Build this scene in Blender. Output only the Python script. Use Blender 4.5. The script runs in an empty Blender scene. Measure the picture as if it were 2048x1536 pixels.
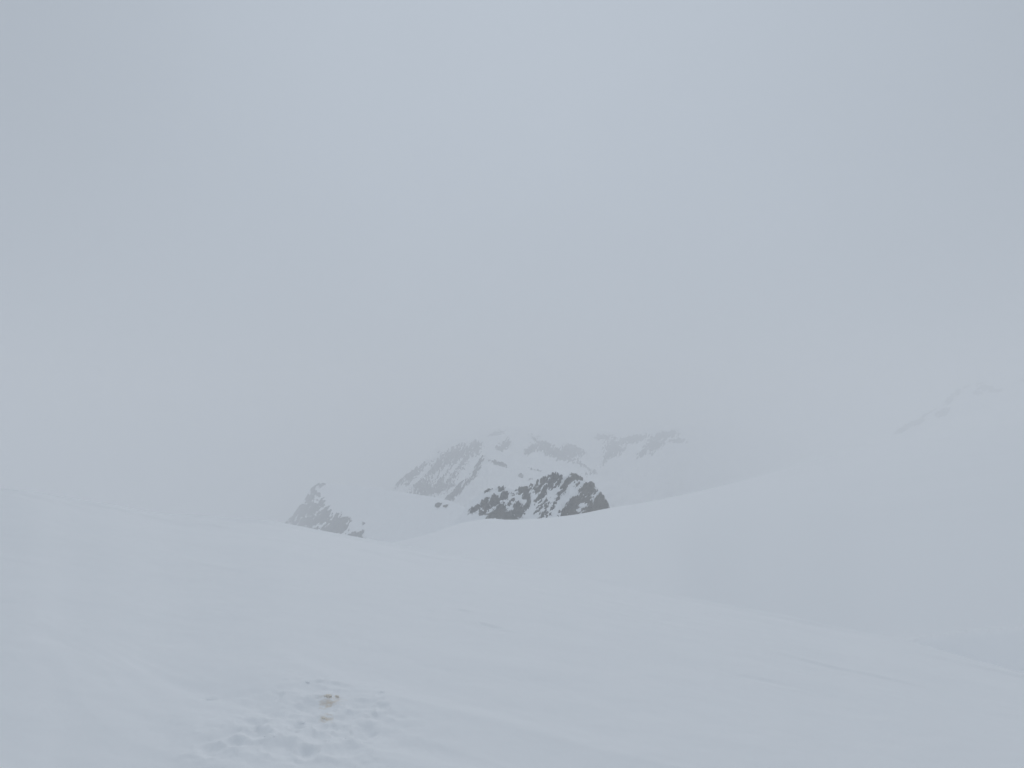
import bpy, math
import numpy as np

scene = bpy.context.scene
COL = scene.collection
R = math.radians

# ------------------------------------------------------------------ camera
FPX = 1535.0                      # focal length in pixels of a 2048 px wide frame
PITCH = math.atan(82.0 / FPX)     # the eye-level horizon lies a little under the frame's middle
cam_data = bpy.data.cameras.new('camera')
cam_data.sensor_width = 36.0
cam_data.lens = 36.0 * FPX / 2048.0
cam_data.clip_start = 0.05
cam_data.clip_end = 40000.0
cam = bpy.data.objects.new('camera', cam_data)
COL.objects.link(cam)
cam.location = (0, 0, 0)          # the eye is the origin; the snow lies 1.6 m lower
cam.rotation_euler = (math.pi / 2 + PITCH, 0, 0)
scene.camera = cam

# ------------------------------------------------------------------ sky and sun
SUN_EL, SUN_AZ = R(31), R(2)      # straight ahead, hidden in the cloud
world = bpy.data.worlds.new('World')
scene.world = world
world.use_nodes = True
wn = world.node_tree
wn.nodes.clear()
w_out = wn.nodes.new('ShaderNodeOutputWorld')
w_bg = wn.nodes.new('ShaderNodeBackground')
w_sky = wn.nodes.new('ShaderNodeTexSky')
w_sky.sky_type = 'NISHITA'
w_sky.sun_disc = False
w_sky.sun_elevation = SUN_EL
w_sky.sun_rotation = SUN_AZ
w_sky.altitude = 3000.0
w_mix = wn.nodes.new('ShaderNodeMix')
w_mix.data_type = 'RGBA'
w_mix.inputs[0].default_value = 0.96            # closed cloud cover over the clear sky
w_bg.inputs['Strength'].default_value = 0.1
# glow lobe added round the sun direction, imitating lens falloff towards the frame edges
w_geo = wn.nodes.new('ShaderNodeTexCoord')
w_dot = wn.nodes.new('ShaderNodeVectorMath'); w_dot.operation = 'DOT_PRODUCT'
w_dot.inputs[1].default_value = (math.sin(SUN_AZ) * math.cos(SUN_EL), math.cos(SUN_AZ) * math.cos(SUN_EL), math.sin(SUN_EL))
w_max = wn.nodes.new('ShaderNodeMath'); w_max.operation = 'MAXIMUM'; w_max.inputs[1].default_value = 0.0
w_pow = wn.nodes.new('ShaderNodeMath'); w_pow.operation = 'POWER'; w_pow.inputs[1].default_value = 6.0
w_glow = wn.nodes.new('ShaderNodeMath'); w_glow.operation = 'MULTIPLY_ADD'
w_glow.inputs[1].default_value = 0.27; w_glow.inputs[2].default_value = 0.70
w_col = wn.nodes.new('ShaderNodeVectorMath'); w_col.operation = 'SCALE'
w_col.inputs[0].default_value = (4.45, 4.98, 5.62)
wn.links.new(w_geo.outputs['Generated'], w_dot.inputs[0])
wn.links.new(w_dot.outputs['Value'], w_max.inputs[0])
wn.links.new(w_max.outputs[0], w_pow.inputs[0])
wn.links.new(w_pow.outputs[0], w_glow.inputs[0])
wn.links.new(w_glow.outputs[0], w_col.inputs['Scale'])
w_nz = wn.nodes.new('ShaderNodeTexNoise')
w_nz.inputs['Scale'].default_value = 2.2; w_nz.inputs['Detail'].default_value = 3
wn.links.new(w_geo.outputs['Generated'], w_nz.inputs['Vector'])
w_mr = wn.nodes.new('ShaderNodeMapRange')
w_mr.inputs[1].default_value = 0.3; w_mr.inputs[2].default_value = 0.7
w_mr.inputs[3].default_value = 0.97; w_mr.inputs[4].default_value = 1.03
wn.links.new(w_nz.outputs[0], w_mr.inputs[0])
w_un = wn.nodes.new('ShaderNodeVectorMath'); w_un.operation = 'SCALE'
wn.links.new(w_col.outputs[0], w_un.inputs[0]); wn.links.new(w_mr.outputs[0], w_un.inputs['Scale'])
wn.links.new(w_un.outputs[0], w_mix.inputs[7])
wn.links.new(w_sky.outputs[0], w_mix.inputs[6])
wn.links.new(w_mix.outputs[2], w_bg.inputs['Color'])
wn.links.new(w_bg.outputs[0], w_out.inputs[0])

sun_data = bpy.data.lights.new('sun', 'SUN')
sun_data.energy = 0.55
sun_data.angle = R(40)
sun_data.color = (1.0, 0.985, 0.97)
sun = bpy.data.objects.new('sun', sun_data)
COL.objects.link(sun)
sun.rotation_euler = (math.pi / 2 - SUN_EL, 0, math.pi - SUN_AZ)
sun.location = (0, 0, 200)

vs = scene.view_settings
vs.view_transform = 'Standard'
vs.look = 'None'
vs.exposure = 0.20
vs.gamma = 1.0
vs.use_curve_mapping = False
cy = scene.cycles
cy.use_denoising = True
cy.volume_bounces = 10
cy.max_bounces = 14
cy.diffuse_bounces = 8
cy.use_adaptive_sampling = False


# ------------------------------------------------------------------ helpers
def _hash(ix, iy, seed):
    h = (ix.astype(np.int64) * 374761393 + iy.astype(np.int64) * 668265263 + seed * 982451653) & 0xFFFFFFFF
    h = ((h ^ (h >> 13)) * 1274126177) & 0xFFFFFFFF
    h = h ^ (h >> 16)
    return h


def noise(x, y, seed=0):
    x0 = np.floor(x); y0 = np.floor(y)
    fx = x - x0; fy = y - y0
    u = fx * fx * fx * (fx * (fx * 6 - 15) + 10)
    v = fy * fy * fy * (fy * (fy * 6 - 15) + 10)

    def g(ix, iy, dx, dy):
        a = (_hash(ix, iy, seed) & 0xFFFF) / 65536.0 * 2 * np.pi
        return np.cos(a) * dx + np.sin(a) * dy
    n00 = g(x0, y0, fx, fy); n10 = g(x0 + 1, y0, fx - 1, fy)
    n01 = g(x0, y0 + 1, fx, fy - 1); n11 = g(x0 + 1, y0 + 1, fx - 1, fy - 1)
    return 1.4 * ((n00 * (1 - u) + n10 * u) * (1 - v) + (n01 * (1 - u) + n11 * u) * v)


def fbm(x, y, seed=0, octaves=4, gain=0.5):
    t = 0.0; a = 1.0
    for k in range(octaves):
        t = t + a * noise(x * 2 ** k, y * 2 ** k, seed + 17 * k)
        a *= gain
    return t


def ridged(x, y, seed=0, octaves=4, gain=0.5):
    t = 0.0; a = 1.0
    for k in range(octaves):
        t = t + a * (1 - np.abs(noise(x * 2 ** k, y * 2 ** k, seed + 31 * k)) * 2)
        a *= gain
    return t


CP, SP = math.cos(PITCH), math.sin(PITCH)


def ray(px, py):
    """bearing and slope of the sight line to a point of the photograph"""
    xc = (np.asarray(px, float) - 1024) / FPX
    yc = (768 - np.asarray(py, float)) / FPX
    dx, dy, dz = xc, CP - yc * SP, SP + yc * CP
    return np.arctan2(dx, dy), dz / np.hypot(dx, dy)


def project(x, y, z):
    d = y * CP + z * SP
    u = -y * SP + z * CP
    d = np.maximum(d, 1e-3)
    return 1024 + FPX * x / d, 768 - FPX * u / d


def smax(a, b, k):
    h = np.clip(0.5 + 0.5 * (a - b) / k, 0, 1)
    return b * (1 - h) + a * h + k * h * (1 - h)


def sstep(a, b, x):
    t = np.clip((x - a) / (b - a), 0, 1)
    return t * t * (3 - 2 * t)


def grid_mesh(name, X, Y, Z, material, parent=None, wrap=False):
    n, m = X.shape
    co = np.stack([X, Y, Z], -1).reshape(-1, 3).astype(np.float32)
    idx = np.arange(n * m).reshape(n, m)
    if wrap:
        idx = np.concatenate([idx, idx[:, :1]], 1)
    q = np.stack([idx[:-1, :-1], idx[:-1, 1:], idx[1:, 1:], idx[1:, :-1]], -1).reshape(-1, 4)
    me = bpy.data.meshes.new(name)
    me.vertices.add(len(co)); me.vertices.foreach_set('co', co.ravel())
    me.loops.add(q.size); me.loops.foreach_set('vertex_index', q.ravel().astype(np.int32))
    me.polygons.add(len(q))
    me.polygons.foreach_set('loop_start', (np.arange(len(q)) * 4).astype(np.int32))
    me.polygons.foreach_set('use_smooth', np.ones(len(q), bool))
    me.update(calc_edges=True)
    me.materials.append(material)
    o = bpy.data.objects.new(name, me)
    COL.objects.link(o)
    if parent is not None:
        o.parent = parent
    return o


def thing(name, label, cat, loc=(0, 0, 0), group=None):
    o = bpy.data.objects.new(name, None)
    COL.objects.link(o)
    o.location = loc
    o['label'] = label; o['category'] = cat
    if group:
        o['group'] = group
    return o


# ------------------------------------------------------------------ materials
def new_mat(name):
    m = bpy.data.materials.new(name); m.use_nodes = True
    nt = m.node_tree
    return m, nt, nt.nodes['Principled BSDF']


def snow_material(name, scale, strength, stains=()):
    m, nt, b = new_mat(name)
    N, L = nt.nodes.new, nt.links.new
    geo = N('ShaderNodeNewGeometry')
    n1 = N('ShaderNodeTexNoise'); n1.inputs['Scale'].default_value = scale
    n1.inputs['Detail'].default_value = 6
    L(geo.outputs['Position'], n1.inputs['Vector'])
    ramp = N('ShaderNodeMix'); ramp.data_type = 'RGBA'
    ramp.inputs[6].default_value = (0.91, 0.925, 0.94, 1)
    ramp.inputs[7].default_value = (0.95, 0.96, 0.97, 1)
    L(n1.outputs[0], ramp.inputs[0])
    col = ramp.outputs[2]
    for k, (c, rad, tint) in enumerate(stains):      # tan blotches with ragged edges
        sub = N('ShaderNodeVectorMath'); sub.operation = 'SUBTRACT'
        sub.inputs[1].default_value = c
        L(geo.outputs['Position'], sub.inputs[0])
        ln = N('ShaderNodeVectorMath'); ln.operation = 'LENGTH'
        L(sub.outputs[0], ln.inputs[0])
        nz = N('ShaderNodeTexNoise'); nz.inputs['Scale'].default_value = 26.0
        nz.inputs['Detail'].default_value = 5
        L(geo.outputs['Position'], nz.inputs['Vector'])
        a = N('ShaderNodeMath'); a.operation = 'MULTIPLY_ADD'
        L(nz.outputs[0], a.inputs[0]); a.inputs[1].default_value = rad * 2.4
        L(ln.outputs['Value'], a.inputs[2])
        mr = N('ShaderNodeMapRange'); L(a.outputs[0], mr.inputs[0])
        mr.inputs[1].default_value = rad * 1.5; mr.inputs[2].default_value = rad * 2.2
        mr.inputs[3].default_value = 0.75; mr.inputs[4].default_value = 0.0
        mx = N('ShaderNodeMix'); mx.data_type = 'RGBA'
        L(mr.outputs[0], mx.inputs[0]); L(col, mx.inputs[6])
        mx.inputs[7].default_value = tint
        col = mx.outputs[2]
    L(col, b.inputs['Base Color'])
    b.inputs['Roughness'].default_value = 0.75
    b.inputs['Specular IOR Level'].default_value = 0.15
    if strength:
        n2 = N('ShaderNodeTexNoise'); n2.inputs['Scale'].default_value = scale * 6
        n2.inputs['Detail'].default_value = 8; n2.inputs['Roughness'].default_value = 0.6
        L(geo.outputs['Position'], n2.inputs['Vector'])
        bp = N('ShaderNodeBump'); bp.inputs['Strength'].default_value = strength
        bp.inputs['Distance'].default_value = 0.02
        L(n2.outputs[0], bp.inputs['Height']); L(bp.outputs[0], b.inputs['Normal'])
    return m


def rock_material(name, scale, dark, light, rust):
    m, nt, b = new_mat(name)
    N, L = nt.nodes.new, nt.links.new
    geo = N('ShaderNodeNewGeometry')
    n1 = N('ShaderNodeTexNoise'); n1.inputs['Scale'].default_value = scale
    n1.inputs['Detail'].default_value = 9; n1.inputs['Roughness'].default_value = 0.65
    L(geo.outputs['Position'], n1.inputs['Vector'])
    cr = N('ShaderNodeValToRGB')
    cr.color_ramp.elements[0].position = 0.33; cr.color_ramp.elements[0].color = (*dark, 1)
    cr.color_ramp.elements[1].position = 0.68; cr.color_ramp.elements[1].color = (*light, 1)
    L(n1.outputs[0], cr.inputs[0])
    n2 = N('ShaderNodeTexNoise'); n2.inputs['Scale'].default_value = scale * 0.22
    n2.inputs['Detail'].default_value = 3
    L(geo.outputs['Position'], n2.inputs['Vector'])
    mr = N('ShaderNodeMapRange'); L(n2.outputs[0], mr.inputs[0])
    mr.inputs[1].default_value = 0.5; mr.inputs[2].default_value = 0.68; mr.inputs[4].default_value = 0.7
    mx = N('ShaderNodeMix'); mx.data_type = 'RGBA'
    L(mr.outputs[0], mx.inputs[0]); L(cr.outputs[0], mx.inputs[6]); mx.inputs[7].default_value = (*rust, 1)
    L(mx.outputs[2], b.inputs['Base Color'])
    b.inputs['Roughness'].default_value = 0.9
    b.inputs['Specular IOR Level'].default_value = 0.2
    bp = N('ShaderNodeBump'); bp.inputs['Strength'].default_value = 0.6
    bp.inputs['Distance'].default_value = 0.25 / scale
    L(n1.outputs[0], bp.inputs['Height']); L(bp.outputs[0], b.inputs['Normal'])
    return m


M_ROCK = rock_material('dark_rock', 0.22, (0.022, 0.024, 0.028), (0.12, 0.12, 0.122), (0.135, 0.12, 0.095))
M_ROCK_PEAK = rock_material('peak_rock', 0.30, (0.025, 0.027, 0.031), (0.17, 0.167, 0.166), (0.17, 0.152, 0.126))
_n = M_ROCK_PEAK.node_tree                 # the right-hand face is tinted paler and browner
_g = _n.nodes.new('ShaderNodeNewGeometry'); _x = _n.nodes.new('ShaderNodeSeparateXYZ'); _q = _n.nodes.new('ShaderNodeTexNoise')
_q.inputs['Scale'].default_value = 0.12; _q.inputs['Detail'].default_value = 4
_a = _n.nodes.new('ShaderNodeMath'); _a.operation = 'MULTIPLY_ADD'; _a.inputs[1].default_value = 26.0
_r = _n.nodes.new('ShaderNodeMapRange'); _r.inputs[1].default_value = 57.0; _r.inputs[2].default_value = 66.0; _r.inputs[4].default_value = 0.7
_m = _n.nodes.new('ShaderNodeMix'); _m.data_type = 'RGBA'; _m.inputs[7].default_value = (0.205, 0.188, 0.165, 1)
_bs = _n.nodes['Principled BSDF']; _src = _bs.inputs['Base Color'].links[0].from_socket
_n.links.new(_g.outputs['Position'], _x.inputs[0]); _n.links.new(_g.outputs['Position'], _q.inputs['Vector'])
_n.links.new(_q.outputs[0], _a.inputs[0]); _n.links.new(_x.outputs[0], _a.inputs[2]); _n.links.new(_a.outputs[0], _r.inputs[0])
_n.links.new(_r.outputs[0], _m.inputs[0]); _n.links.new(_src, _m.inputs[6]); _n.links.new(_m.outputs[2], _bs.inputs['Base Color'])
M_ROCK_FAR = rock_material('far_rock', 0.05, (0.03, 0.033, 0.038), (0.085, 0.09, 0.10), (0.07, 0.07, 0.085))
M_SNOW_FAR = snow_material('far_snow', 0.05, 0.0)


# ------------------------------------------------------------------ the snow ground
# crest lines: (photo x, photo y, distance in metres)
FORE = [(-420, 955, 38), (0, 980, 34), (70, 986, 33.5), (140, 999, 33), (220, 1011, 32), (340, 1034, 30.5), (430, 1043, 29.5),
        (560, 1055, 27.5), (640, 1069, 26.5), (730, 1084, 25.5), (850, 1105, 24), (1000, 1129, 22.5), (1150, 1157, 21.5),
        (1374, 1205, 19.5), (1549, 1240, 18.5), (1664, 1266, 18), (1804, 1290, 17.5), (1939, 1323, 16.8),
        (2048, 1349, 16.2), (2480, 1450, 14.5)]
SADDLE = [(-420, 1250, 1200), (300, 1200, 1200), (560, 1130, 1100), (660, 1105, 1000), (730, 1094, 900), (800, 1082, 800),
          (870, 1064, 730), (920, 1047, 690), (955, 1040, 665), (980, 1037, 650), (1010, 1039, 620), (1060, 1038, 600), (1120, 1033, 600),
          (1153, 1029, 605), (1220, 1016, 625), (1287, 1005, 660), (1358, 991, 720), (1500, 957, 1250), (1640, 917, 2200), (1740, 896, 3449), (1780, 890, 3737), (1850, 860, 4024), (1900, 838, 4197), (1980, 810, 4370),
          (2048, 798, 4485), (2480, 770, 4600)]
SADDLE = [(p[0], p[1], p[2] * (0.85 if p[2] < 800 else 1.0)) for p in SADDLE]


def crest(points):
    a, e = ray([p[0] for p in points], [p[1] for p in points])
    return a, e, np.array([p[2] for p in points], float)


def smooth_interp(az, a, v):
    """piecewise cubic (Catmull-Rom on uneven knots) held constant outside"""
    d = np.gradient(v, a)
    i = np.clip(np.searchsorted(a, az) - 1, 0, len(a) - 2)
    h = a[i + 1] - a[i]
    t = np.clip((az - a[i]) / h, 0, 1)
    h00 = 2 * t**3 - 3 * t**2 + 1; h10 = t**3 - 2 * t**2 + t
    h01 = -2 * t**3 + 3 * t**2; h11 = t**3 - t**2
    return h00 * v[i] + h10 * h * d[i] + h01 * v[i + 1] + h11 * h * d[i + 1]


def closed(points, back_e, back_r):
    """crest line carried on round behind the camera"""
    a, e, r = crest(points)
    a = np.concatenate([[-math.pi], a, [math.pi]])
    e = np.concatenate([[back_e], e, [back_e]])
    r = np.concatenate([[back_r], r, [back_r]])
    return a, e, r


F_A, F_E, F_R = closed(FORE, -0.10, 40.0)
S_A, S_E, S_R = closed(SADDLE, -0.05, 2500.0)
# a steep little bank beyond the crest on the right
BANK = [(1250, 1400, 80), (1500, 1345, 75), (1690, 1303, 70), (1760, 1290, 68), (1820, 1277, 66), (1900, 1264, 62), (2048, 1250, 56), (2300, 1238, 50), (2700, 1240, 45)]
B_A, B_E, B_R = crest(BANK)

SOFT_A = np.linspace(-math.pi, math.pi, 1441)
_k = np.exp(-0.5 * (np.arange(-90, 91) / 24.0) ** 2); _k /= _k.sum()
_e = smooth_interp(SOFT_A, S_A, S_E)
SOFT_E = np.convolve(np.concatenate([_e[-91:-1], _e, _e[1:91]]), _k, 'valid')

DENTS = []      # (x, y, half length, half width, angle, depth, rim)


def ground_fore_base(az, r):
    e = smooth_interp(az, F_A, F_E); rc = smooth_interp(az, F_A, F_R)
    t = r / rc
    near = e * r - 1.6 * (1 - t) ** 2
    far = e * r - 0.022 * (r - rc) ** 2
    return np.where(r < rc, near, far), rc


def ground_at_pixel(px, py):
    a, e = ray(px, py)
    rr = np.linspace(1.5, 60, 6000)
    z, _ = ground_fore_base(np.full_like(rr, float(a)), rr)
    k = np.argmax(z / rr >= float(e))
    r = rr[k]
    return r * math.sin(a), r * math.cos(a), z[k], r


WX, WY = 0.86, -0.51             # the wind's furrows run along the crest, down to the right


def fore_detail(x, y, r, rc):
    u = x * WX + y * WY
    v = -x * WY + y * WX
    fade = 1 / (1 + (r / 60.0) ** 2)
    warp = 0.9 * fbm(u * 0.12, v * 0.35, 5, 3)
    z = 0.10 * fbm(u * 0.05, v * 0.13, 1, 3)                       # soft swells
    band = sstep(-0.05, 0.5, fbm(u * 0.06 + 3, v * 0.10, 9, 2))
    s = ridged(u * 0.16, (v + warp) * 0.85, 21, 3)
    z = z + band * 0.034 * s                                       # sastrugi
    stp = noise(u * 0.10, (v + warp * 0.7) * 0.55, 33)
    gate = sstep(0.05, 0.45, noise(u * 0.22 + 7, v * 0.4, 35))
    z = z + 0.036 * sstep(0.02, 0.14, stp) * gate                  # small broken wind steps
    z = z + 0.006 * fbm(x * 2.3, y * 2.3, 41, 3)
    z = z * fade
    # wind lip along the crest on the left
    z = z + 0.10 * np.exp(-((r / rc - 0.985) / 0.03) ** 2) * sstep(0.1, 0.6, noise(u * 0.13, v * 0.02, 77) + 0.3) * (r < 60)
    return z


def dent_field(x, y):
    z = np.zeros_like(x)
    for (cx, cyy, a, b, ang, dep, rim) in DENTS:
        dx = x - cx; dy = y - cyy
        m = (np.abs(dx) < 3.5 * max(a, b)) & (np.abs(dy) < 3.5 * max(a, b))
        if not m.any():
            continue
        dx = dx[m]; dy = dy[m]
        p = (dx * math.cos(ang) + dy * math.sin(ang)) / a
        q = (-dx * math.sin(ang) + dy * math.cos(ang)) / b
        w = 1 + 0.35 * fbm(x[m] * 9, y[m] * 9, 55, 3)
        d = np.sqrt(p * p + q * q) * w
        z[m] += -dep * (1 - sstep(0.25, 1.2, d)) + rim * np.exp(-((d - 1.35) / 0.28) ** 2)
    return z


# trampled patch: (photo x, photo y, half width px, half height px, angle, depth, rim)
def add_dent(px, py, hw, hh, ang, dep, rim):
    x, y, z, r = ground_at_pixel(px, py)
    k = r / FPX
    DENTS.append((x, y, 1.2 * hw * k, min(1.2 * hh * k / 0.42, 0.35), ang, (0.38 if py > 1380 else 0.36) * dep, 0.6 * rim))


for d in [(621, 1396, 30, 13, 0.1, .035, .010), (628, 1432, 30, 14, -0.3, .055, .015), (672, 1391, 22, 6, -0.3, .030, .010),
          (722, 1428, 26, 9, -0.2, .045, .010), (765, 1435, 10, 8, 0, .05, .010), (506, 1467, 20, 11, -0.4, .05, .012),
          (516, 1496, 20, 11, 0.2, .05, .012), (628, 1498, 18, 16, 0.2, .06, .014), (729, 1481, 15, 19, 0.1, .07, .014),
          (597, 1474, 11, 8, 0, .035, .010), (680, 1479, 13, 8, 0.3, .03, .010), (467, 1516, 18, 9, -0.5, .05, .012),
          (416, 1410, 10, 5, -0.3, .03, .004), (558, 1411, 5, 6, 0, .035, .004), (760, 1410, 6, 7, 0, .03, .006),
          (560, 1525, 24, 12, 0.2, .04, .012), (690, 1528, 26, 14, -0.1, .05, .014), (650, 1475, 14, 9, 0.4, .03, .012),
          (610, 1530, 14, 10, 0.4, .05, .012), (425, 1530, 22, 10, 0.4, .04, .012), (800, 1455, 10, 5, -0.4, .02, .005),
          (1040, 1150, 60, 7, -0.5, .13, .06), (1185, 1179, 55, 7, -0.5, .15, .06), (1330, 1211, 50, 6, -0.5, .09, .04),
          (205, 1018, 40, 7, -0.45, .10, .05), (380, 1047, 42, 6, -0.45, .10, .05), (1080, 1172, 45, 5, -0.5, .03, .01),
          # wind-cut lips further up the slope
          (982, 1259, 26, 4.5, -0.62, .042, .010), (925, 1226, 18, 3.5, -0.6, .04, .010), (1530, 1368, 60, 7, -0.45, .022, .004),
          (1640, 1302, 55, 4, -0.5, .04, .015), (1560, 1290, 26, 1.6, -0.5, .02, .008), (860, 1228, 6, 5, 0, .02, .004)]:
    add_dent(*d)

TX, TY, TZ, _ = ground_at_pixel(625, 1462)


def ground_height(az, r):
    x = r * np.sin(az); y = r * np.cos(az)
    zf, rc = ground_fore_base(az, r)
    near = r < 120
    zd = np.zeros_like(x)
    zd[near] = fore_detail(x[near], y[near], r[near], rc[near])
    close = r < 14
    zc = dent_field(x[close], y[close])
    tr = np.exp(-(((x[close] - TX) / 0.55) ** 2 + ((y[close] - TY) / 0.75) ** 2))
    zc = zc + tr * (0.016 * fbm(x[close] * 7, y[close] * 7, 61, 4) + 0.004 * np.abs(fbm(x[close] * 22, y[close] * 22, 63, 3)))
    zd[close] += zc
    zf = zf + zd
    es = smooth_interp(az, S_A, S_E); rs = smooth_interp(az, S_A, S_R)
    t = r / rs
    soft = np.interp(az, SOFT_A, SOFT_E) - 0.008
    wv = sstep(0.55, 1.0, t)
    es = es * wv + np.minimum(soft, es + 0.03) * (1 - wv)
    hollow = 16.0 + 13.0 * sstep(R(4), R(38), az)
    zs = np.where(t < 1, es * r - hollow * (1 - np.minimum(t, 1)) ** 2,
                  es * rs - 0.42 * (r - rs) + (es + 0.42) * (r - rs) * np.exp(-np.maximum(r - rs, 0) / (0.03 * rs)))
    zs = np.maximum(zs, -420 + 0.0 * r)
    ff = np.clip((r - 60) / 300, 0, 1)
    zs = zs + ff * 1.2 * fbm(x * 0.008, y * 0.008, 88, 4) * np.clip(1.1 - t, 0.0, 1)
    # bank on the right
    eb = smooth_interp(az, B_A, B_E); rb = smooth_interp(az, B_A, B_R)
    w = sstep(B_A[0], B_A[1], az) * (1 - sstep(1.0, 1.3, az))
    db = r - rb
    zb = eb * rb + np.where(db < 0, 0.50 * db - 0.10 * np.minimum(db * db, 400.0), -0.27 * db) - 25 * (1 - w)
    zs = smax(zs, zb, 2.2)
    return x, y, smax(zf, zs, 0.25)


def build_ground():
    r = [0.3]
    while r[-1] < 1.8: r.append(r[-1] * 1.12)
    while r[-1] < 12: r.append(r[-1] * 1.0042)
    while r[-1] < 110: r.append(r[-1] * 1.008)
    while r[-1] < 4800: r.append(r[-1] * 1.016)
    while r[-1] < 10500: r.append(r[-1] * 1.04)
    r = np.array(r)
    a = np.concatenate([np.linspace(-math.pi, -R(42), 60, endpoint=False),
                        np.linspace(-R(42), R(42), 760, endpoint=False),
                        np.linspace(R(42), math.pi, 60, endpoint=False)])
    AZ, RR = np.meshgrid(a, r)
    X, Y, Z = ground_height(AZ.ravel(), RR.ravel())
    sh = AZ.shape
    return X.reshape(sh), Y.reshape(sh), Z.reshape(sh)


S1 = ground_at_pixel(662, 1420); S2 = ground_at_pixel(650, 1453)
M_SNOW = snow_material('snow', 1.6, 0.18, stains=[
    ((S1[0], S1[1], S1[2]), 0.095, (0.72, 0.62, 0.50, 1)),
    ((S2[0], S2[1], S2[2]), 0.07, (0.72, 0.63, 0.52, 1))])
GX, GY, GZ = build_ground()
ground = grid_mesh('snow_ground', GX, GY, GZ, M_SNOW, wrap=True)
ground['kind'] = 'structure'
ground['label'] = 'smooth white snow slope falling to a wide snow saddle'


# ------------------------------------------------------------------ rock showing through snow
def rock_field(px, py, rocks, snows, warp, seed, stretch, ang, detail):
    """positive where bare rock stands proud of the snow; lengths in photo pixels"""
    ca, sa = math.cos(ang), math.sin(ang)
    u = px * ca - py * sa; v = px * sa + py * ca          # u runs up the streaks
    k = 1.0 / warp
    wx = px + 0.55 * warp * fbm(u * k * 0.6 / stretch, v * k * 0.6, seed, 3)
    wy = py + 0.55 * warp * fbm(u * k * 0.6 / stretch, v * k * 0.6, seed + 3, 3)

    def blobs(lst):
        f = np.full_like(px, -3.0)
        for (cx, cyy, a, b, dg) in lst:
            t = math.radians(dg)
            dx = wx - cx; dy = wy - cyy
            p = (dx * math.cos(t) - dy * math.sin(t)); q = (dx * math.sin(t) + dy * math.cos(t))
            d = np.sqrt((p / a) ** 2 + (q / b) ** 2)
            f = np.maximum(f, (1 - d) * np.clip(min(a, b) / warp, 0.35, 1.6))
        return f
    f = blobs(rocks)
    if snows:
        f = np.minimum(f, -blobs(snows))
    n = fbm(u * k / stretch, v * k, seed + 7, 4, 0.62)
    n2 = fbm(u * 0.34 / 1.8, v * 0.34, seed + 19, 3, 0.7)
    return f + 0.6 * n + 0.36 * detail * n2 * sstep(-0.9, 0.0, f)


def build_outcrop(root, crest_pts, rocks, snows, front, back, slope_f, slope_b, px_step, nt, mat_rock, mat_snow,
                  proud, jag, warp, seed, stretch=2.5, ang=R(48), rough=1.0, bias=0.0, round_px=6.0, lower=0.0, detail=1.0, frac=0.0, snow_rough=0.0):
    """a hill along a crest line: a rock body and the snow lying on it, two real surfaces that cross"""
    a0, e0, r0 = crest(crest_pts)
    pxs = np.arange(crest_pts[0][0], crest_pts[-1][0] + 0.1, px_step)
    az = ray(pxs, np.full_like(pxs, 950.0))[0]
    e = np.interp(az, a0, e0); rc = smooth_interp(az, a0, r0)
    tf = -front * np.linspace(1, 0, nt) ** 1.25
    tb = back * np.linspace(0, 1, max(nt // 4, 8))[1:] ** 1.5
    t = np.concatenate([tf, tb])
    AZ, T = np.meshgrid(az, t)
    if frac:                                  # the front reaches out in step with the distance
        T = np.where(T < 0, T / front * frac * rc[None, :], T)
    RC = np.broadcast_to(rc, AZ.shape); E = np.broadcast_to(e, AZ.shape)
    RR = RC + T
    m = rc.mean() / FPX                       # metres per photo pixel
    rd = round_px * m
    fall = np.where(T < 0, slope_f * (np.sqrt(T * T + rd * rd) - rd), slope_b * (np.sqrt(T * T + rd * rd) - rd))
    X = RR * np.sin(AZ); Y = RR * np.cos(AZ)
    Z = E * RC - fall - lower
    sc = 1.0 / (20 * m)
    Z = Z + rough * m * (2.2 * fbm(X * sc, Y * sc, seed + 50, 3) * np.clip(-T / (12 * m), 0.25, 1))
    PX, PY = project(X, Y, Z)
    F = rock_field(PX, PY, rocks, snows, warp, seed, stretch, ang, detail) + bias
    F = np.where(T > 2 * m, -1.5, F)
    u = (PX * math.cos(ang) - PY * math.sin(ang)); v = (PX * math.sin(ang) + PY * math.cos(ang))
    J = ridged(u * 0.10, v * 0.20, seed + 90, 5, 0.6) - 1.0
    Zs = Z + 0.25 * m * fbm(PX * 0.12, PY * 0.12, seed + 70, 2)
    if snow_rough:
        Zs = Zs + m * snow_rough * (0.5 * ridged(u * 0.035, v * 0.06, seed + 71, 4, 0.55) - 0.5) * np.clip(-T / (8 * m), 0, 1)
    Zr = Zs + m * (proud * np.clip(F, -1.2, 1.0) + jag * J * np.clip(F * 2, 0, 1))
    grid_mesh('rock_face', X, Y, Zr, mat_rock, root)
    grid_mesh('snow_cover', X, Y, Zs, mat_snow, root)


def zoomed(lst, ox, oy, k):
    return [(ox + c[0] * k, oy + c[1] * k, c[2] * k, c[3] * k, c[4]) for c in lst]


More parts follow.
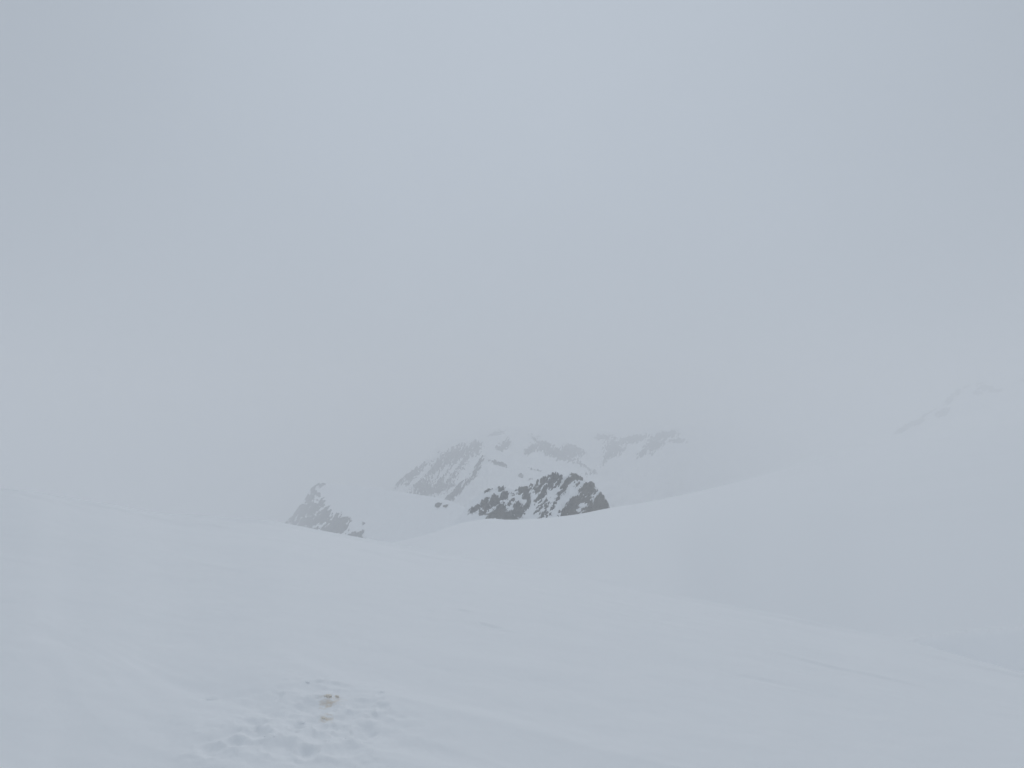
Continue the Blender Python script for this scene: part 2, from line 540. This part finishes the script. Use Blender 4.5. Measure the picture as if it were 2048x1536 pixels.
# the dark rocky peak in the gap
peak = thing('rocky_peak', 'dark craggy rock peak streaked with snow behind the snow saddle', 'rock peak')
PEAK_CREST = [(890, 1080, 760), (912, 1042, 757), (928, 1018, 754), (945, 998, 750), (968, 983, 745), (1000, 973, 740), (1032, 979, 730), (1056, 972, 725), (1075, 962, 720),
              (1091, 955, 716), (1105, 948, 713), (1114, 946, 712), (1122, 948, 710), (1129, 953, 709), (1135, 951, 708), (1140, 946, 707), (1153, 951, 705),
              (1165, 958, 703), (1175, 964, 700), (1185, 967, 698), (1193, 976, 696), (1201, 984, 694), (1210, 996, 690), (1216, 1008, 687), (1222, 1020, 684), (1232, 1042, 680)]
PEAK_CREST = [(p[0], p[1], p[2] * 0.92) for p in PEAK_CREST]
pk_rock = zoomed([
    (365, 505, 75, 32, 35), (470, 470, 50, 75, 0), (560, 425, 55, 65, 0), (600, 500, 80, 75, 0), (660, 545, 90, 50, 0), (705, 590, 100, 30, 0),
    (790, 470, 50, 40, 0), (800, 545, 60, 60, 40), (655, 365, 55, 32, 40), (680, 395, 22, 22, 0), (540, 560, 80, 40, 30), (440, 540, 45, 30, 0), (620, 590, 60, 25, 0),
    (860, 310, 75, 32, 30), (885, 355, 45, 60, 0), (820, 300, 45, 22, 0), (905, 410, 25, 55, 0), (870, 490, 55, 28, 45), (745, 350, 28, 14, 20), (740, 420, 45, 12, 50),
    (490, 305, 50, 20, 25), (620, 300, 35, 22, 0), (650, 268, 30, 12, 0), (935, 262, 16, 16, 0),
    (1180, 185, 75, 52, 0), (1130, 245, 36, 60, 0), (1060, 215, 60, 32, 50), (1040, 255, 45, 18, 55), (998, 316, 40, 26, 40), (1065, 310, 66, 17, 50), (985, 265, 60, 18, 60),
    (1375, 180, 52, 45, 0), (1430, 190, 42, 16, -30), (1300, 235, 80, 26, 48), (1275, 282, 38, 18, 0), (1150, 290, 40, 16, 25), (1410, 252, 34, 10, 40), (1215, 235, 40, 20, 50),
    (1050, 365, 75, 26, 48), (1000, 412, 48, 20, 45), (1243, 335, 56, 22, 40), (1200, 400, 30, 18, 45), (1060, 440, 65, 13, 38), (1090, 465, 45, 16, 35), (1035, 490, 40, 14, 40),
    (990, 522, 32, 12, 40), (1055, 560, 62, 20, 45), (1155, 480, 40, 9, 55), (1115, 565, 26, 8, 50), (1018, 592, 22, 10, 40), (1180, 430, 30, 9, 45),
    (1525, 300, 80, 60, 0), (1560, 265, 48, 42, 0), (1480, 330, 55, 50, 0), (1400, 420, 75, 45, 20), (1350, 480, 80, 55, 20), (1300, 535, 75, 45, 0),
    (1500, 430, 90, 70, 0), (1610, 450, 110, 70, 0), (1650, 395, 45, 65, 0), (1690, 460, 55, 50, 0), (1560, 520, 150, 40, 5), (1400, 550, 150, 32, 8), (1270, 575, 50, 16, 0),
    (1380, 590, 200, 30, 8), (1620, 560, 150, 45, 8), (700, 640, 160, 40, 0)], 880, 920, 0.1953)
pk_snow = zoomed([(1470, 470, 42, 24, 30), (1420, 525, 50, 12, 45), (1575, 395, 34, 15, 60), (1560, 420, 16, 24, 0), (720, 490, 50, 20, 50), (760, 440, 30, 18, 0),
                  (560, 490, 36, 14, 50), (520, 520, 14, 50, -40), (770, 380, 40, 26, 30), (1445, 545, 60, 9, 40)], 880, 920, 0.1953)
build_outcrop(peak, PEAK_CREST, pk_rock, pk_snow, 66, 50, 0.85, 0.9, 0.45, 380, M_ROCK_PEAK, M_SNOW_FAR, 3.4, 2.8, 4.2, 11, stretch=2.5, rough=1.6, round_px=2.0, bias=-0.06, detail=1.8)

# the fogged outcrop on the left shoulder of the saddle
outcrop = thing('rock_outcrop', 'pale fogged rock outcrop with diagonal snow streaks left of the saddle', 'rock outcrop')
OUT_CREST = [(480, 1140, 2500), (530, 1096, 2400), (560, 1056, 2330), (575, 1040, 2290), (590, 1024, 2250), (602, 1008, 2200), (612, 994, 2150), (622, 978, 2100), (632, 970, 2050), (642, 967, 2000),
             (660, 968, 1920), (700, 971, 1760), (740, 975, 1580), (770, 979, 1460), (799, 984, 1350), (842, 990, 1190), (874, 995, 1070), (905, 1003, 960), (920, 1009, 910), (935, 1018, 860), (962, 1040, 780), (975, 1060, 750)]
oc_rock = zoomed([(550, 190, 60, 10, 15), (495, 235, 26, 34, 0), (548, 282, 36, 13, -35), (470, 320, 45, 50, 30), (565, 358, 34, 34, 0), (480, 400, 75, 55, 20),
                  (390, 400, 95, 18, 52), (350, 490, 90, 50, 45), (290, 560, 110, 34, 10), (450, 520, 110, 55, 30), (590, 480, 75, 55, 40), (440, 610, 180, 40, -10),
                  (640, 625, 110, 62, 0), (735, 570, 75, 75, 50), (775, 515, 55, 28, 0), (560, 640, 120, 40, 0), (855, 672, 70, 30, 20), (930, 650, 40, 18, 48), (925, 705, 60, 22, 0),
                  (820, 700, 60, 22, 0), (645, 425, 16, 6, 0), (972, 545, 9, 7, 0), (700, 690, 120, 30, 0), (610, 420, 30, 14, 40), (690, 500, 60, 20, 50)], 520, 930, 0.2148)
oc_snow = zoomed([(400, 480, 80, 7, 50), (330, 500, 70, 6, 50), (590, 560, 95, 9, 50), (500, 470, 60, 7, 15), (660, 510, 50, 8, 48), (520, 340, 26, 20, 0), (560, 430, 40, 7, 40),
                  (890, 690, 26, 5, 60), (800, 620, 80, 16, 52), (460, 540, 40, 5, 48), (280, 540, 60, 5, 45)], 520, 930, 0.2148)
build_outcrop(outcrop, OUT_CREST, oc_rock, oc_snow, 560, 150, 0.17, 0.3, 0.6, 360, M_ROCK, M_SNOW_FAR, 2.8, 1.8, 4.5, 23, stretch=3.5, ang=R(52), rough=0.8, round_px=4.0, detail=0.6, frac=0.52, bias=0.22)

# faint rock along the right-hand skyline
ridge = thing('rocky_ridge', 'faint fogged rock band on the rising snow ridge at far right', 'rock ridge')
RID_CREST = [(1740, 890, 3737), (1780, 870, 3827), (1810, 852, 3946), (1845, 832, 4066), (1870, 818, 4156), (1895, 797, 4245), (1915, 780, 4305), (1935, 770, 4335),
             (1960, 766, 4365), (1990, 763, 4410), (2030, 757, 4455), (2048, 754, 4485), (2120, 745, 4559)]
rd_rock = zoomed([(560, 780, 40, 22, 40), (700, 700, 120, 32, 18), (800, 670, 70, 28, 20), (620, 760, 70, 26, 25), (900, 570, 55, 22, 45), (1100, 560, 90, 34, 25), (1160, 430, 60, 26, 40), (1180, 380, 60, 20, 30),
                  (1260, 320, 50, 30, 40), (1330, 250, 60, 18, 10), (1480, 210, 90, 18, 5), (1600, 270, 90, 26, 0), (1500, 330, 50, 26, 0), (1000, 500, 60, 16, 45), (2030, 188, 22, 12, 0), (1720, 300, 70, 20, 0)], 1700, 730, 0.1699)
build_outcrop(ridge, RID_CREST, rd_rock, None, 500, 200, 0.3, 0.4, 0.9, 220, M_ROCK_FAR, M_SNOW_FAR, 2.2, 1.4, 4.0, 37, rough=0.6, round_px=4.0, bias=0.12, detail=1.4, frac=0.3)

# far mountainside, three spurs one behind the other
far = bpy.data.objects.new('mountainside', None)
COL.objects.link(far)
far['kind'] = 'structure'
far['label'] = 'far snowy mountainside fading upward into cloud'
k2 = (760, 780, 0.3516)
build_outcrop(far, [(860, 1030, 1500), (885, 1005, 1520), (905, 985, 1560), (925, 963, 1600), (945, 940, 1650), (962, 915, 1720), (976, 898, 1780), (1000, 902, 1800), (1030, 925, 1800), (1070, 940, 1800), (1130, 945, 1800), (1200, 975, 1800)],
              zoomed([(555, 400, 30, 60, -15), (520, 455, 66, 36, 52), (470, 520, 76, 34, 50), (420, 585, 76, 28, 48), (385, 615, 55, 20, 40), (450, 560, 60, 22, 48),
                      (670, 415, 45, 14, -15), (700, 430, 30, 10, -20), (820, 385, 62, 24, 0), (885, 452, 40, 9, -20), (930, 405, 34, 15, -20), (800, 488, 16, 12, 0), (855, 512, 16, 5, 10), (990, 405, 40, 16, -25)], *k2),
              zoomed([(520, 470, 40, 5, 60), (490, 500, 40, 5, 60)], *k2),
              480, 200, 0.22, 0.3, 0.8, 260, M_ROCK_FAR, M_SNOW_FAR, 2.4, 1.8, 3.2, 41, rough=1.5, bias=-0.10, detail=1.6, frac=0.42, snow_rough=6.0)
build_outcrop(far, [(740, 1010, 2150), (770, 990, 2150), (800, 962, 2180), (840, 930, 2250), (880, 905, 2350), (920, 888, 2450), (960, 876, 2500), (1010, 868, 2550), (1060, 872, 2550), (1120, 880, 2600), (1180, 905, 2700), (1240, 930, 2800), (1300, 960, 2800), (1360, 990, 2800)],
              zoomed([(110, 510, 50, 30, 60), (180, 470, 80, 40, 40), (300, 420, 110, 60, 40), (420, 400, 110, 70, 50), (300, 560, 130, 40, 10), (480, 370, 70, 40, 50), (230, 540, 90, 30, 0), (380, 480, 90, 50, 45), (540, 330, 50, 40, 50),
                      (1000, 360, 140, 30, -20), (1090, 350, 80, 40, 0), (940, 310, 80, 20, -25), (1400, 460, 45, 28, 30), (1370, 490, 50, 14, 40), (1170, 440, 60, 10, -30), (1280, 420, 50, 8, 15), (700, 320, 60, 26, 40), (860, 340, 50, 20, 30), (1220, 470, 60, 10, 10)], *k2),
              zoomed([(250, 470, 90, 14, 50), (350, 480, 80, 12, 50), (420, 450, 80, 10, 50), (300, 390, 70, 10, 30), (200, 520, 60, 10, 40)], *k2),
              760, 260, 0.15, 0.3, 0.9, 260, M_ROCK_FAR, M_SNOW_FAR, 2.0, 1.8, 3.6, 53, rough=1.5, bias=-0.16, detail=2.2, frac=0.58, snow_rough=7.0)
build_outcrop(far, [(860, 900, 3300), (900, 880, 3300), (960, 858, 3350), (1040, 850, 3400), (1120, 856, 3400), (1200, 862, 3300), (1260, 858, 3250), (1320, 852, 3250), (1380, 850, 3600), (1440, 855, 4200), (1520, 870, 5000), (1600, 890, 5400), (1700, 930, 5600)],
              zoomed([(640, 270, 80, 24, 30), (1330, 330, 60, 60, 50), (1300, 380, 60, 20, 45), (1440, 280, 90, 26, 10), (1560, 310, 70, 40, 30), (1620, 262, 90, 24, 10), (1690, 290, 50, 16, 0), (900, 280, 60, 20, -20), (760, 300, 50, 24, 40), (1270, 270, 50, 18, 0), (1500, 350, 50, 18, 40)], *k2),
              None, 850, 300, 0.14, 0.3, 1.1, 220, M_ROCK_FAR, M_SNOW_FAR, 2.0, 1.4, 5.0, 67, rough=1.5, bias=-0.16, detail=2.2, frac=0.55, snow_rough=3.0)


# ------------------------------------------------------------------ small loose things
def lump(name, x, y, z, sx, sy, sz, material, seed, rz=0.0, rough=0.25, nu=28, nv=16):
    th = np.linspace(0, 2 * np.pi, nu, endpoint=False)
    ph = np.linspace(0.02, np.pi - 0.02, nv)
    T, P = np.meshgrid(th, ph)
    dx, dy, dz = np.sin(P) * np.cos(T), np.sin(P) * np.sin(T), np.cos(P)
    d = 1 + rough * (fbm(dx * 1.9 + dz * 1.3 + 5, dy * 1.9 - dz * 0.9 + 5, seed, 4) + 0.3 * ridged(dx * 2.5 + 9, dy * 2.5 + dz * 2, seed + 5, 2))
    # bulge the faces towards a blocky shape
    X = dx * d * sx; Y = dy * d * sy; Z = np.clip(dz * d, -0.8, 2) * sz
    o = grid_mesh(name, X, Y, Z, material, wrap=True)
    o.location = (x, y, z); o.rotation_euler = (0, 0, rz)
    return o


def ground_z(x, y):
    az = np.array([math.atan2(x, y)]); r = np.array([math.hypot(x, y)])
    return float(ground_height(az, r)[2][0])


def saddle_spot(px, py):
    """first snow surface met along the sight line to the shoulder of the saddle"""
    a, e = ray(px, py)
    co = np.empty(len(shoulder.data.vertices) * 3, np.float32)
    shoulder.data.vertices.foreach_get('co', co)
    co = co.reshape(-1, 3)
    qx, qy = project(co[:, 0], co[:, 1], co[:, 2])
    front = np.hypot(co[:, 0], co[:, 1]) < 1030
    k = np.argmin(np.where(front, (qx - px) ** 2 + (qy - py) ** 2, 1e9))
    return co[k, 0], co[k, 1], co[k, 2], float(np.hypot(co[k, 0], co[k, 1]))


shoulder = [c for c in outcrop.children if c.name.startswith('snow_cover')][0]
for (px, py, hw, hh, lab, sd) in [(879, 1011.5, 7.5, 3.0, 'larger of two low dark rocks poking from the snow saddle', 3),
                                  (894, 1012.8, 6.0, 1.7, 'smaller flatter of two low dark rocks poking from the snow saddle', 8)]:
    x, y, z, r = saddle_spot(px, py)
    k = r / FPX
    o = lump('rock', x, y, z + 0.35 * hh * k, 1.25 * hw * k, hw * k * 0.6, hh * k * 1.7, M_ROCK, sd, rz=-0.1, rough=0.25)
    o['label'] = lab; o['category'] = 'rock'; o['group'] = 'rocks on the snow saddle'

M_TAN = snow_material('stained_snow', 45.0, 0.3)
_b = M_TAN.node_tree
for n in _b.nodes:
    if n.type == 'MIX':
        n.inputs[6].default_value = (0.86, 0.78, 0.66, 1)
        n.inputs[7].default_value = (0.92, 0.90, 0.86, 1)
for (px, py, s, lab, sd) in [(656, 1415, 0.019, 'tan stained snow lump at the top of the trampled patch', 12), (673, 1413, 0.014, 'tan stained snow crumb right of the larger tan lump', 15),
                             (646, 1453, 0.013, 'tan stained snow crumb low in the trampled patch', 18)]:
    x, y, z, r = ground_at_pixel(px, py)
    o = lump('stained_snow_lump', x, y, ground_z(x, y) - 0.1 * s, s * 1.2, s * 0.9, s * 0.32, M_TAN, sd, rz=sd, rough=0.5)
    o['label'] = lab; o['category'] = 'snow lump'
for (px, py, s, lab, sd) in [(417, 1407, 0.020, 'small lone snow clod left of the trampled patch', 22), (762, 1404, 0.022, 'snow clod at the right end of the trampled patch', 25),
                             (612, 1383, 0.020, 'snow clod at the top edge of the trampled patch', 28), (600, 1462, 0.024, 'snow clod in the middle of the trampled patch', 31),
                             (700, 1500, 0.026, 'snow clod between two boot holes at the lower right', 34), (540, 1505, 0.026, 'snow clod beside the boot holes at the lower left', 37)]:
    x, y, z, r = ground_at_pixel(px, py)
    o = lump('snow_clod', x, y, ground_z(x, y) - 0.14 * s, s * 1.2, s * 1.0, s * 0.36, M_SNOW_FAR, sd, rz=sd, rough=0.14)
    o['label'] = lab; o['category'] = 'snow clod'; o['group'] = 'snow clods round the footprints'

# ------------------------------------------------------------------ the fog
ext, top, bottom = 11500.0, 300.0, float(GZ.min()) - 1.0
for o in COL.objects:
    if o.type == 'MESH':
        c = np.empty(len(o.data.vertices) * 3, np.float32)
        o.data.vertices.foreach_get('co', c)
        bottom = min(bottom, float(c[2::3].min()) + o.location.z - 1.0)
        top = max(top, float(c[2::3].max()) + o.location.z + 5.0)
vs_ = [(sx * ext, sy * ext, z) for z in (bottom, top) for sx, sy in ((-1, -1), (1, -1), (1, 1), (-1, 1))]
fs_ = [(0, 3, 2, 1), (4, 5, 6, 7), (0, 1, 5, 4), (1, 2, 6, 5), (2, 3, 7, 6), (3, 0, 4, 7)]
hm = bpy.data.meshes.new('haze'); hm.from_pydata(vs_, [], fs_); hm.update()
M_HAZE = bpy.data.materials.new('haze'); M_HAZE.use_nodes = True
hn = M_HAZE.node_tree; hn.nodes.clear()
ho = hn.nodes.new('ShaderNodeOutputMaterial'); hv = hn.nodes.new('ShaderNodeVolumePrincipled')
hv.inputs['Color'].default_value = (0.992, 0.994, 0.997, 1)
hv.inputs['Density'].default_value = 0.00075
hv.inputs['Anisotropy'].default_value = 0.2
hn.links.new(hv.outputs[0], ho.inputs['Volume'])
hm.materials.append(M_HAZE)
haze = bpy.data.objects.new('haze', hm); COL.objects.link(haze)
haze['kind'] = 'stuff'; haze['label'] = 'even pale blue-grey fog filling the whole air'; haze['category'] = 'fog'
